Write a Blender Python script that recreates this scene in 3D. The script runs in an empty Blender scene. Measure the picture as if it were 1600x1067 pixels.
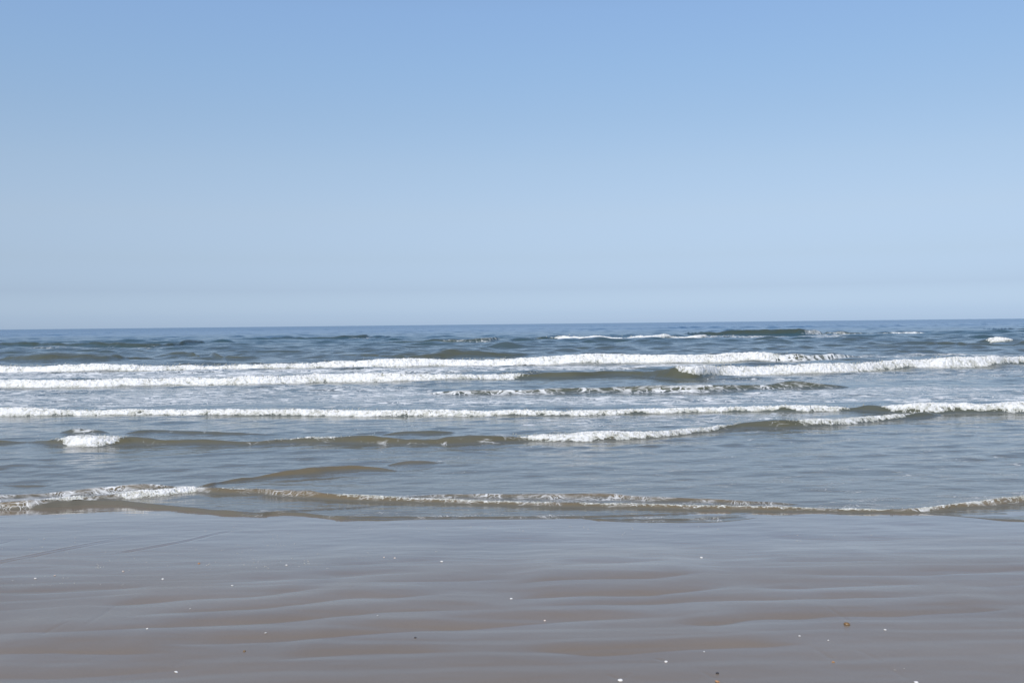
import bpy, math
import numpy as np
from mathutils import Matrix, Vector

sc = bpy.context.scene
rng = np.random.default_rng(7)

# ------------------------------------------------------------------ camera
W, HH, FPX = 1600.0, 1067.0, 1556.0
H = 1.75                                   # eye height above the sea
PITCH = math.atan((533.5 - 506.4) / FPX)   # slightly below the horizon
ROLL = math.atan(17.4 / 1600)
fwd = Vector((0, math.cos(PITCH), -math.sin(PITCH)))
up0 = Vector((0, math.sin(PITCH), math.cos(PITCH)))
rt0 = Vector((1, 0, 0))
right = rt0 * math.cos(ROLL) - up0 * math.sin(ROLL)
up = up0 * math.cos(ROLL) + rt0 * math.sin(ROLL)
cam_d = bpy.data.cameras.new("camera")
cam = bpy.data.objects.new("camera", cam_d)
sc.collection.objects.link(cam)
cam.matrix_world = Matrix(((right.x, up.x, -fwd.x, 0), (right.y, up.y, -fwd.y, 0),
                           (right.z, up.z, -fwd.z, H), (0, 0, 0, 1)))
cam_d.sensor_width = 36
cam_d.lens = 36 * FPX / W
cam_d.clip_start = 0.1
cam_d.clip_end = 60000
sc.camera = cam

# ------------------------------------------------------------------ light
SUN_EL, SUN_AZ = 50.0, 204.0
world = bpy.data.worlds.new("World")
sc.world = world
world.use_nodes = True
nt = world.node_tree
nt.nodes.clear()
sky = nt.nodes.new('ShaderNodeTexSky')
sky.sky_type = 'NISHITA'
sky.sun_disc = False
sky.sun_elevation = math.radians(SUN_EL)
sky.sun_rotation = math.radians(SUN_AZ)
sky.altitude = 0
sky.air_density = 1.0
sky.dust_density = 1.0
sky.ozone_density = 1.0
bg = nt.nodes.new('ShaderNodeBackground')
bg.inputs['Strength'].default_value = 0.15
wo = nt.nodes.new('ShaderNodeOutputWorld')
# fitted colour correction of the sky by elevation, cooling its lowest band
SKY_TINT = [(0.0, (0.815, 1.05, 1.664)), (0.0101, (0.685, 0.897, 1.461)), (0.0348, (0.545, 0.658, 1.023)), (0.0656, (0.596, 0.644, 0.857)), (0.1082, (0.728, 0.716, 0.813)), (0.1562, (0.814, 0.796, 0.836)), (0.2029, (0.851, 0.86, 0.889)), (0.2483, (0.897, 0.937, 0.972)), (0.2963, (0.952, 1.005, 1.061)), (0.5, (1.0, 1.02, 1.05))]
wtc = nt.nodes.new('ShaderNodeTexCoord')
wsp = nt.nodes.new('ShaderNodeSeparateXYZ')
nt.links.new(wtc.outputs['Generated'], wsp.inputs[0])
wmr = nt.nodes.new('ShaderNodeMapRange')
wmr.inputs[1].default_value = 0.0
wmr.inputs[2].default_value = 0.5
nt.links.new(wsp.outputs[2], wmr.inputs[0])
wcr = nt.nodes.new('ShaderNodeValToRGB')
while len(wcr.color_ramp.elements) > 1: wcr.color_ramp.elements.remove(wcr.color_ramp.elements[-1])
for i, (z_, c_) in enumerate(SKY_TINT):
    el_ = wcr.color_ramp.elements[0] if i == 0 else wcr.color_ramp.elements.new(z_ / 0.5)
    el_.position = z_ / 0.5
    el_.color = (c_[0] / 2, c_[1] / 2, c_[2] / 2, 1)
nt.links.new(wmr.outputs[0], wcr.inputs[0])
wmul = nt.nodes.new('ShaderNodeVectorMath'); wmul.operation = 'MULTIPLY'
nt.links.new(sky.outputs[0], wmul.inputs[0]); nt.links.new(wcr.outputs[0], wmul.inputs[1])
wsc = nt.nodes.new('ShaderNodeVectorMath'); wsc.operation = 'SCALE'; wsc.inputs[3].default_value = 2.0
nt.links.new(wmul.outputs[0], wsc.inputs[0])
nt.links.new(wsc.outputs[0], bg.inputs['Color'])
nt.links.new(bg.outputs[0], wo.inputs['Surface'])

sd = bpy.data.lights.new("sun", 'SUN')
sd.energy = 2.9
sd.angle = math.radians(0.5)
sd.color = (1.0, 0.96, 0.9)
so = bpy.data.objects.new("sun", sd)
sc.collection.objects.link(so)
a, e = math.radians(SUN_AZ), math.radians(SUN_EL)
sdir = Vector((math.sin(a) * math.cos(e), math.cos(a) * math.cos(e), math.sin(e)))
so.rotation_euler = (-sdir).to_track_quat('-Z', 'Y').to_euler()
so.location = sdir * 50

sc.view_settings.view_transform = 'Standard'
sc.view_settings.look = 'None'
sc.view_settings.exposure = 0.0
sc.view_settings.gamma = 1.0
sc.render.engine = 'CYCLES'

# ------------------------------------------------------------------ helpers
def ray(px, py):
    """direction (x, y, z) through a point of the picture; used only to survey positions"""
    a_ = (np.asarray(px, float) - W / 2) / FPX
    b_ = (HH / 2 - np.asarray(py, float)) / FPX
    return (fwd.x + right.x * a_ + up.x * b_, fwd.y + right.y * a_ + up.y * b_, fwd.z + right.z * a_ + up.z * b_)

def h32(ix, iy, seed):
    v = (ix.astype(np.int64) * 374761393 + iy.astype(np.int64) * 668265263 + seed * 974711) & 0xffffffff
    v = ((v ^ (v >> 13)) * 1274126177) & 0xffffffff
    v = (v ^ (v >> 16)) & 0xffffffff
    v = (v * 2246822519) & 0xffffffff
    return ((v ^ (v >> 15)) & 0xffff) / 65535.0

def vnoise(x, y, seed=0):
    x, y = np.broadcast_arrays(np.asarray(x, float), np.asarray(y, float))
    ix, iy = np.floor(x), np.floor(y)
    fx, fy = x - ix, y - iy
    fx = fx * fx * fx * (fx * (fx * 6 - 15) + 10)
    fy = fy * fy * fy * (fy * (fy * 6 - 15) + 10)
    a_, b_ = h32(ix, iy, seed), h32(ix + 1, iy, seed)
    c_, d_ = h32(ix, iy + 1, seed), h32(ix + 1, iy + 1, seed)
    return (a_ + (b_ - a_) * fx) * (1 - fy) + (c_ + (d_ - c_) * fx) * fy   # 0..1

def fbm(x, y, seed=0, oct_=3, gain=0.5):
    t, amp, s = 0, 1.0, 0
    for o in range(oct_):
        c_, s_ = math.cos(0.5 * o), math.sin(0.5 * o)
        t = t + amp * (2 * vnoise((x * c_ - y * s_) * 2.03 ** o, (x * s_ + y * c_) * 2.03 ** o, seed + o * 17) - 1)
        s += amp
        amp *= gain
    return t / s                              # -1..1

def sstep(a_, b_, x):
    t = np.clip((x - a_) / (b_ - a_), 0, 1)
    return t * t * (3 - 2 * t)

def grid_mesh(name, X, Y, Z, keep=None, attrs=None, smooth=True):
    """one mesh from 2-D arrays of coordinates (rows, cols)"""
    nr, nc = X.shape
    co = np.stack([X, Y, Z], -1).reshape(-1, 3)
    i = np.arange(nr - 1)[:, None] * nc + np.arange(nc - 1)[None, :]
    q = np.stack([i, i + 1, i + nc + 1, i + nc], -1).reshape(-1, 4)
    attrs = {k: np.asarray(v).reshape(-1) for k, v in (attrs or {}).items()}
    if keep is not None:
        kf = keep.reshape(-1)
        q = q[kf[q].any(axis=1)]
        used = np.zeros(len(co), bool)
        used[q] = True
        remap = np.cumsum(used) - 1
        co = co[used]
        q = remap[q]
        attrs = {k: v[used] for k, v in attrs.items()}
    me = bpy.data.meshes.new(name)
    me.vertices.add(len(co))
    me.vertices.foreach_set('co', co.astype(np.float32).reshape(-1))
    me.loops.add(len(q) * 4)
    me.loops.foreach_set('vertex_index', q.astype(np.int32).reshape(-1))
    me.polygons.add(len(q))
    me.polygons.foreach_set('loop_start', np.arange(0, len(q) * 4, 4, dtype=np.int32))
    me.polygons.foreach_set('use_smooth', np.full(len(q), smooth, bool))
    for k, v in attrs.items():
        at = me.attributes.new(k, 'FLOAT', 'POINT')
        at.data.foreach_set('value', v.astype(np.float32))
    me.update(calc_edges=True)
    me.validate()
    return me

def obj(name, me, mat, parent=None):
    o = bpy.data.objects.new(name, me)
    sc.collection.objects.link(o)
    if mat:
        me.materials.clear(); me.materials.append(mat)
    o.parent = parent
    return o

# ------------------------------------------------------------------ node helpers
class NT:
    def __init__(s, name):
        s.m = bpy.data.materials.new(name)
        s.m.use_nodes = True
        s.t = s.m.node_tree
        s.t.nodes.clear()
        s.out = s.n('ShaderNodeOutputMaterial')
    def n(s, t, **kw):
        nd = s.t.nodes.new(t)
        for k, v in kw.items():
            setattr(nd, k, v)
        return nd
    def l(s, a_, b_):
        s.t.links.new(a_, b_)
    def set(s, sock, v):
        if isinstance(v, bpy.types.NodeSocket): s.l(v, sock)
        else: sock.default_value = v
    def math(s, op, a_, b_=0.0, clamp=False):
        nd = s.n('ShaderNodeMath', operation=op, use_clamp=clamp)
        s.set(nd.inputs[0], a_); s.set(nd.inputs[1], b_)
        return nd.outputs[0]
    def rng(s, v, a_, b_, c_=0.0, d_=1.0, smooth=False):
        nd = s.n('ShaderNodeMapRange')
        if smooth: nd.interpolation_type = 'SMOOTHSTEP'
        s.set(nd.inputs[0], v)
        for i, x in enumerate((a_, b_, c_, d_)): s.set(nd.inputs[i + 1], x)
        return nd.outputs[0]
    def coords(s, sx=1, sy=1, sz=1, rot=0):
        tc = s.n('ShaderNodeTexCoord')
        mp = s.n('ShaderNodeMapping')
        mp.inputs['Scale'].default_value = (sx, sy, sz)
        mp.inputs['Rotation'].default_value = (0, 0, rot)
        s.l(tc.outputs['Object'], mp.inputs[0])
        return mp.outputs[0]
    def noise(s, vec, scale, detail=3, rough=0.5, dist=0.0):
        nd = s.n('ShaderNodeTexNoise')
        s.l(vec, nd.inputs['Vector'])
        nd.inputs['Scale'].default_value = scale
        nd.inputs['Detail'].default_value = detail
        nd.inputs['Roughness'].default_value = rough
        nd.inputs['Distortion'].default_value = dist
        return nd.outputs[0]
    def mix(s, f, a_, b_):
        nd = s.n('ShaderNodeMix', data_type='RGBA')
        s.set(nd.inputs[0], f); s.set(nd.inputs[6], a_); s.set(nd.inputs[7], b_)
        return nd.outputs[2]
    def attr(s, name):
        return s.n('ShaderNodeAttribute', attribute_name=name).outputs['Fac']
    def bump(s, h, dist, strength=1.0, normal=None):
        nd = s.n('ShaderNodeBump')
        s.set(nd.inputs['Height'], h)
        nd.inputs['Distance'].default_value = dist
        s.set(nd.inputs['Strength'], strength)
        if normal: s.l(normal, nd.inputs['Normal'])
        return nd.outputs[0]
    def bsdf(s, **kw):
        nd = s.n('ShaderNodeBsdfPrincipled')
        for k, v in kw.items():
            s.set(nd.inputs[k.replace('_', ' ')], v)
        s.l(nd.outputs[0], s.out.inputs['Surface'])
        return nd

def posy(m):
    g = m.n('ShaderNodeNewGeometry')
    sx = m.n('ShaderNodeSeparateXYZ')
    m.l(g.outputs['Position'], sx.inputs[0])
    return sx.outputs[1]

# --- sea water: murky body, clean glossy surface, drifting foam lace
def water_material():
    m = NT('sea_water')
    Y = posy(m)
    # body colour: stirred sand at the edge, olive green further out
    shore = (0.135, 0.122, 0.092, 1)
    mid = (0.086, 0.102, 0.096, 1)
    deep = (0.034, 0.076, 0.098, 1)
    ocean = (0.015, 0.088, 0.200, 1)
    c1 = m.mix(m.rng(Y, 9.5, 20.0), shore, mid)
    col = m.mix(m.rng(Y, 35.0, 110.0), c1, deep)
    col = m.mix(m.rng(Y, 120.0, 260.0), col, ocean)
    # light through thin raised waves, painted in: golden brown inshore, olive further out
    wave_glow = m.mix(m.rng(Y, 9.5, 17.0), (0.182, 0.132, 0.070, 1), (0.094, 0.094, 0.056, 1))
    wave_glow = m.mix(m.rng(Y, 40.0, 90.0), wave_glow, (0.050, 0.064, 0.044, 1))
    col = m.mix(m.math('MULTIPLY', m.attr('swell'), m.rng(m.noise(m.coords(0.5, 1.6), 2.2, 4, 0.6), 0.35, 0.62, 0.50, 0.97)), col, wave_glow)
    cl = m.noise(m.coords(0.25, 0.6), 0.8, 3, 0.6)
    col = m.mix(m.rng(cl, 0.35, 0.75, 0, 0.22), col, (0.105, 0.105, 0.085, 1))
    # lace of foam
    lace = m.attr('lace')
    warp = m.n('ShaderNodeTexNoise')
    m.l(m.coords(1, 1), warp.inputs['Vector'])
    warp.inputs['Scale'].default_value = 2.5
    warp.inputs['Detail'].default_value = 3
    va = m.n('ShaderNodeVectorMath', operation='MULTIPLY_ADD')
    m.l(warp.outputs['Color'], va.inputs[0])
    va.inputs[1].default_value = (0.55, 0.55, 0.0)
    m.l(m.coords(1.0, 1.0), va.inputs[2])
    def cells(sx, sy):
        mp = m.n('ShaderNodeMapping')
        mp.inputs['Scale'].default_value = (sx, sy, 1)
        m.l(va.outputs[0], mp.inputs[0])
        vo = m.n('ShaderNodeTexVoronoi', feature='DISTANCE_TO_EDGE')
        vo.voronoi_dimensions = '2D'
        vo.inputs['Scale'].default_value = 1.0
        m.l(mp.outputs[0], vo.inputs['Vector'])
        return vo.outputs['Distance']
    big = cells(1.3, 2.6)
    sml = cells(5.0, 9.0)
    brk = m.noise(m.coords(1.2, 3.0), 1.6, 4, 0.65)
    wide = m.math('MULTIPLY', lace, 0.30)
    t1 = m.math('SUBTRACT', 1.0, m.math('DIVIDE', big, m.math('ADD', wide, 0.001)), True)
    t2 = m.math('SUBTRACT', 1.0, m.math('DIVIDE', sml, m.math('ADD', m.math('MULTIPLY', wide, 0.9), 0.001)), True)
    t2 = m.math('MULTIPLY', t2, 0.7)
    tny = cells(24.0, 46.0)
    t3 = m.math('SUBTRACT', 1.0, m.math('DIVIDE', tny, m.math('ADD', wide, 0.001)), True)
    t3 = m.math('MULTIPLY', t3, m.rng(Y, 10.8, 14.0, 1.0, 0.0))
    t1 = m.math('MULTIPLY', t1, m.rng(Y, 10.0, 12.0, 0.25, 1.0))
    tt = m.math('MAXIMUM', m.math('MAXIMUM', t1, t2), t3)
    gate = m.rng(m.math('ADD', brk, m.math('MULTIPLY', lace, 0.55)), 0.62, 0.86)
    foam = m.math('MULTIPLY', m.rng(tt, 0.05, 0.45), gate, True)
    col = m.mix(foam, col, (0.78, 0.78, 0.76, 1))
    # small ripples
    b1 = m.noise(m.coords(0.45, 1.0, 1, 0.08), 2.2, 3, 0.55)
    b2 = m.noise(m.coords(0.4, 1.0, 1, -0.12), 9.0, 3, 0.6)
    far = m.rng(Y, 12.0, 45.0)
    n1 = m.bump(b1, 0.10, m.math('MULTIPLY', m.rng(Y, 10.0, 45.0, 0.16, 0.65), m.rng(Y, 90.0, 200.0, 1.0, 0.35)))
    n2 = m.bump(b2, 0.012, m.rng(Y, 10.0, 40.0, 0.6, 1.0), n1)
    n3 = m.bump(foam, 0.01, 0.6, n2)
    rough = m.math('ADD', m.math('ADD', m.math('ADD', m.rng(Y, 10.0, 120.0, 0.08, 0.16), m.rng(Y, 9.0, 11.0, 0.06, 0.0)), m.rng(Y, 120.0, 700.0, 0.0, 0.08)), m.math('MULTIPLY', foam, 0.5))
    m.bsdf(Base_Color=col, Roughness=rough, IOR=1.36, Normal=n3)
    return m.m

def foam_material(name='sea_foam'):
    m = NT(name)
    n = m.noise(m.coords(1, 1, 1), 9, 5, 0.7)
    n2 = m.noise(m.coords(1, 1, 1), 38, 3, 0.6)
    dens = m.math('ADD', m.attr('dens'), m.rng(n, 0.3, 0.7, -0.25, 0.25))
    col = m.mix(m.rng(n, 0.3, 0.55), (0.56, 0.56, 0.52, 1), (0.82, 0.82, 0.81, 1))
    col = m.mix(m.rng(dens, 0.05, 0.55), (0.46, 0.46, 0.40, 1), col)
    nb = m.bump(n, 0.05, 0.7)
    nb = m.bump(n2, 0.012, 0.7, nb)
    m.bsdf(Base_Color=col, Roughness=0.55, Normal=nb)
    return m.m

def sand_material():
    m = NT('wet_sand')
    n = m.noise(m.coords(0.35, 1.0), 1.1, 4, 0.55)
    g = m.noise(m.coords(1, 1, 1), 260, 2, 0.6)
    col = m.mix(m.rng(n, 0.3, 0.7), (0.196, 0.154, 0.114, 1), (0.226, 0.181, 0.138, 1))
    col = m.mix(m.rng(g, 0.35, 0.75, 0, 0.35), col, (0.10, 0.085, 0.07, 1))
    film = m.attr('film')                      # 1 where water stands on the sand
    st = m.noise(m.coords(0.5, 1.0, 1, 0.15), 3.0, 3, 0.55)
    nb = m.bump(st, 0.004, 0.6)
    nb2 = m.bump(g, 0.0006, m.rng(film, 0, 1, 0.6, 0.0), nb)
    m.bsdf(Base_Color=col, Roughness=m.rng(film, 0.0, 1.0, 0.24, 0.08), IOR=1.36, Normal=nb2, Coat_Weight=m.math('MULTIPLY', film, 0.42), Coat_Roughness=0.04, Coat_IOR=1.33, Coat_Normal=nb)
    return m.m

MAT_WATER, MAT_FOAM, MAT_SAND = water_material(), foam_material(), sand_material()

# ------------------------------------------------------------------ the beach
def sand_base(Y):
    Y = np.asarray(Y, float)
    return np.where(Y < 9.0, (9.0 - Y) * 0.012, (9.0 - Y) * 0.03)

def on_sand(px, py):
    dx, dy, dz = ray(px, py)
    t = -H / dz
    for _ in range(6):
        t = (sand_base(t * dy) - H) / dz
    return dx * t, dy * t

# lower edges of the low sand ridges: picture positions and ridge height (m)
RIDGES = [
    (0.014, 0.26, [(-80, 1021), (0, 1021), (100, 1021), (200, 1022), (260, 1022)]),
    (0.016, 0.26, [(-80, 993), (0, 992), (100, 992), (200, 988), (300, 982), (400, 977), (500, 970), (600, 961), (700, 957), (800, 953)]),
    (0.015, 0.24, [(180, 969), (250, 965), (300, 963), (400, 958), (470, 950), (550, 940), (620, 938), (710, 930)]),
    (0.014, 0.25, [(150, 949), (240, 945), (320, 941), (400, 938), (450, 931), (510, 923)]),
    (0.009, 0.30, [(320, 916), (400, 912), (500, 908), (560, 903), (670, 897)]),
    (0.018, 0.26, [(200, 1012), (300, 1007), (400, 1004), (500, 999), (560, 994), (650, 987), (700, 984), (800, 977), (900, 970), (1040, 962)]),
    (0.017, 0.30, [(790, 939), (820, 937), (900, 935), (1000, 933), (1050, 929), (1100, 925), (1150, 918)]),
    (0.014, 0.30, [(800, 914), (900, 912), (1000, 910), (1050, 906), (1110, 897)]),
    (0.010, 0.20, [(800, 950), (970, 946), (1100, 941), (1200, 940), (1300, 938), (1400, 936), (1490, 931)]),
    (0.012, 0.22, [(820, 1016), (880, 1021), (940, 1024), (1000, 1020), (1100, 1014), (1200, 1009), (1270, 1003)]),
    (0.014, 0.22, [(1060, 976), (1120, 979), (1180, 970), (1250, 967), (1310, 962)]),
    (0.018, 0.25, [(1280, 963), (1340, 963), (1400, 963), (1450, 960), (1520, 957), (1590, 950)]),
    (0.010, 0.22, [(1180, 921), (1250, 922), (1400, 916), (1460, 914)]),
    (0.010, 0.26, [(1200, 900), (1250, 901), (1350, 902), (1450, 900), (1600, 893), (1700, 889)]),
    (0.007, 0.30, [(1200, 880), (1300, 880), (1400, 878)]),
    (0.008, 0.25, [(1500, 918), (1600, 914), (1700, 910)]),
    (0.006, 0.25, [(0, 930), (100, 926), (200, 921), (260, 917)]),
    (0.008, 0.30, [(500, 888), (600, 884), (700, 876)]),
    (0.008, 0.26, [(560, 914), (640, 913), (720, 910), (800, 905)]),
    (0.007, 0.35, [(860, 888), (950, 885), (1060, 879)]),
    (0.007, 0.4, [(560, 848), (680, 851), (800, 846), (900, 849)]),
    (0.007, 0.4, [(1200, 842), (1320, 845), (1440, 842)]),
    (0.010, 0.30, [(-100, 1056), (60, 1058), (160, 1054), (300, 1046)]),
    (0.009, 0.35, [(430, 1030), (560, 1021), (700, 1018)]),
]
# narrow runnels and swash lines drawn down the sand: depth, width, points
GROOVES = [
    (-0.0033, 0.013, [(-60, 890), (0, 880), (60, 868), (140, 852), (230, 836)]),
    (0.0033, 0.015, [(-60, 886), (0, 876), (60, 864), (140, 848), (230, 832)]),
    (-0.0028, 0.013, [(165, 868), (230, 857), (290, 846), (340, 834), (385, 826)]),
    (0.0022, 0.014, [(165, 865), (230, 854), (290, 843), (340, 831), (385, 823)]),
    (-0.0022, 0.011, [(-60, 862), (0, 850), (30, 842)]),
    (-0.0017, 0.014, [(130, 985), (150, 972), (172, 955), (195, 940)]),
    (-0.0017, 0.014, [(60, 998), (90, 985), (120, 972)]),
    (-0.0022, 0.010, [(1036, 1032), (1030, 1029), (1020, 1027)]),
    (-0.0022, 0.010, [(964, 1060), (956, 1056), (948, 1052)]),
    (-0.0017, 0.010, [(975, 1060), (981, 1054), (984, 1049)]),
    (-0.0017, 0.010, [(1330, 972), (1318, 964), (1300, 955), (1285, 945)]),
    (-0.0017, 0.010, [(1120, 1060), (1105, 1053), (1090, 1046)]),
    (-0.0017, 0.014, [(1300, 1030), (1285, 1020), (1268, 1008)]),
    (-0.0011, 0.014, [(1380, 1035), (1360, 1024), (1330, 1010)]),
    (-0.0011, 0.014, [(1420, 1062), (1400, 1050), (1380, 1040)]),
    (-0.0011, 0.010, [(273, 1042), (278, 1036), (284, 1030)]),
]

def smooth_path(pts, n=14):
    """Catmull-Rom through the points"""
    p = np.array(pts, float)
    p = np.vstack([2 * p[0] - p[1], p, 2 * p[-1] - p[-2]])
    out = []
    for i in range(1, len(p) - 2):
        t = np.linspace(0, 1, n, endpoint=False)[:, None]
        out.append(0.5 * (2 * p[i] + (p[i + 1] - p[i - 1]) * t + (2 * p[i - 1] - 5 * p[i] + 4 * p[i + 1] - p[i + 2]) * t ** 2
                          + (3 * p[i] - p[i - 1] - 3 * p[i + 1] + p[i + 2]) * t ** 3))
    out.append(p[-2:-1])
    return np.vstack(out)

def build_sand():
    xi = np.arange(-6.6, 6.6, 0.0125)
    g = 0.0125 * np.cumsum(1.12 ** np.arange(1, 78))
    xs = np.concatenate([-6.6 - g[::-1], xi, 6.6 + g])
    yi = np.arange(4.2, 10.6, 0.0085)
    yo = yi[-1] + 0.0085 * np.cumsum(1.12 ** np.arange(1, 62))
    yb = 4.2 - 0.0085 * np.cumsum(1.12 ** np.arange(1, 82))
    ys = np.concatenate([yb[::-1], yi, yo])
    ys = ys[ys < 60]
    X, Y = np.meshgrid(xs, ys)
    Z = sand_base(Y)
    R = np.zeros_like(Z)
    RH, RW = 0.86, 0.92
    pool = np.zeros_like(Z)
    for n, (h, w, pts) in enumerate(RIDGES):
        sp = smooth_path(pts)
        ex, ey = on_sand(sp[:, 0], sp[:, 1])
        o = np.argsort(ex)
        ex, ey = ex[o], ey[o]
        cols = np.where((xs > ex[0] - 0.5) & (xs < ex[-1] + 0.5))[0]
        xc = xs[cols]
        yc = np.interp(xc, ex, ey) + 0.018 * fbm(xc / 0.35, n * 3.1 + 0 * xc, 50 + n, 3)
        L = ex[-1] - ex[0]
        tap = sstep(ex[0] - 0.1, ex[0] + 0.22 * L, xc) * (1 - sstep(ex[-1] - 0.22 * L, ex[-1] + 0.1, xc))
        hh = RH * h * tap * (0.9 + 0.45 * fbm(xc / 0.8, n * 7.7 + 0 * xc, 90 + n, 2))
        s = Y[:, cols] - yc[None, :]
        ww = RW * w * (0.85 + 0.3 * vnoise(xc / 0.9, 0 * xc + n, 31))[None, :]
        front = np.clip(s / ww, 0, 1)
        prof = np.where(s < 0, 0, np.where(s < ww, 1 - (1 - front) ** 1.7, 1.0 / (1 + ((s - ww) / (ww * 1.5)) ** 2)))
        prof = np.where(s < 0, -0.26 * np.exp(s / 0.13), prof * 1.26 - 0.26 * np.exp(-np.clip(s, 0, 9) / 0.12))
        R[:, cols] += hh[None, :] * prof
        pool[:, cols] = np.maximum(pool[:, cols], tap[None, :] * np.exp(-np.clip(-s, 0, 9) / 0.12) * (s < 0.004))
    vis = sstep(3.6, 4.4, Y) * (1 - sstep(9.8, 11, Y))
    # continue the ridged look beyond the surveyed strip with generic ridges
    side = sstep(2.6, 4.5, np.abs(X)) + sstep(4.6, 3.6, Y)
    ph = Y / 0.27 + 1.1 * fbm(X / 2.2, Y / 1.2, 5, 3)
    saw = (ph % 1.0)
    gen = 0.010 * (1 - (1 - np.clip(saw / 0.6, 0, 1)) ** 1.7) * (1 - sstep(0.6, 1.0, saw)) * (0.35 * sstep(8.6, 7.2, Y) + 0.65 * sstep(7.4, 6.0, Y))
    R += gen * np.clip(side + 0.34, 0, 1) * (0.3 + 0.7 * vnoise(X / 1.7, Y / 0.6, 8))
    for (d, w, pts) in GROOVES:
        sp = smooth_path(pts, 8)
        ex, ey = on_sand(sp[:, 0], sp[:, 1])
        m = np.where((X > ex.min() - 0.2) & (X < ex.max() + 0.2) & (Y > ey.min() - 0.2) & (Y < ey.max() + 0.2))
        if not len(m[0]): continue
        qx, qy = X[m], Y[m]
        best = np.full(len(qx), 9.0); tb = np.zeros(len(qx))
        nseg = len(ex) - 1
        for i in range(nseg):
            ax, ay, bx, by = ex[i], ey[i], ex[i + 1], ey[i + 1]
            L2 = (bx - ax) ** 2 + (by - ay) ** 2 + 1e-9
            t = np.clip(((qx - ax) * (bx - ax) + (qy - ay) * (by - ay)) / L2, 0, 1)
            dd = np.hypot(qx - ax - t * (bx - ax), qy - ay - t * (by - ay))
            u = dd < best
            best[u] = dd[u]; tb[u] = (i + t[u]) / nseg
        tp = sstep(0, 0.15, tb) * (1 - sstep(0.6, 1.0, tb))
        R[m] += d * tp * np.exp(-(best / w) ** 2)
    Z = Z + R * np.where(Y < 12, 1, 0)
    Z += 0.0028 * fbm(X / 0.55, Y / 0.22, 3, 3) * vis
    Z += 0.006 * fbm(X / 2.4, Y / 1.0, 4, 2) * sstep(200, 20, np.abs(X))
    film = np.clip(np.maximum(0.35 * pool, sstep(6.3, 8.4, Y + 0.5 * fbm(X / 1.5, Y / 0.5, 66, 3))) + 0.25 * (vnoise(X / 0.8, Y / 0.3, 21) - 0.5), 0, 1)
    me = grid_mesh('sand', X, Y, Z, attrs={'film': film})
    o = obj('sand', me, MAT_SAND)
    o['kind'] = 'structure'
    o['label'] = 'wet grey brown beach sand with long low ridges'
    return xs, ys, Z

SX, SY, SZ = build_sand()
def sand_z(x, y):
    i = int(np.clip(np.searchsorted(SX, x), 1, len(SX) - 1))
    j = int(np.clip(np.searchsorted(SY, y), 1, len(SY) - 1))
    fx = (x - SX[i - 1]) / (SX[i] - SX[i - 1]); fy = (y - SY[j - 1]) / (SY[j] - SY[j - 1])
    return float((SZ[j - 1, i - 1] * (1 - fx) + SZ[j - 1, i] * fx) * (1 - fy) + (SZ[j, i - 1] * (1 - fx) + SZ[j, i] * fx) * fy)

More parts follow.
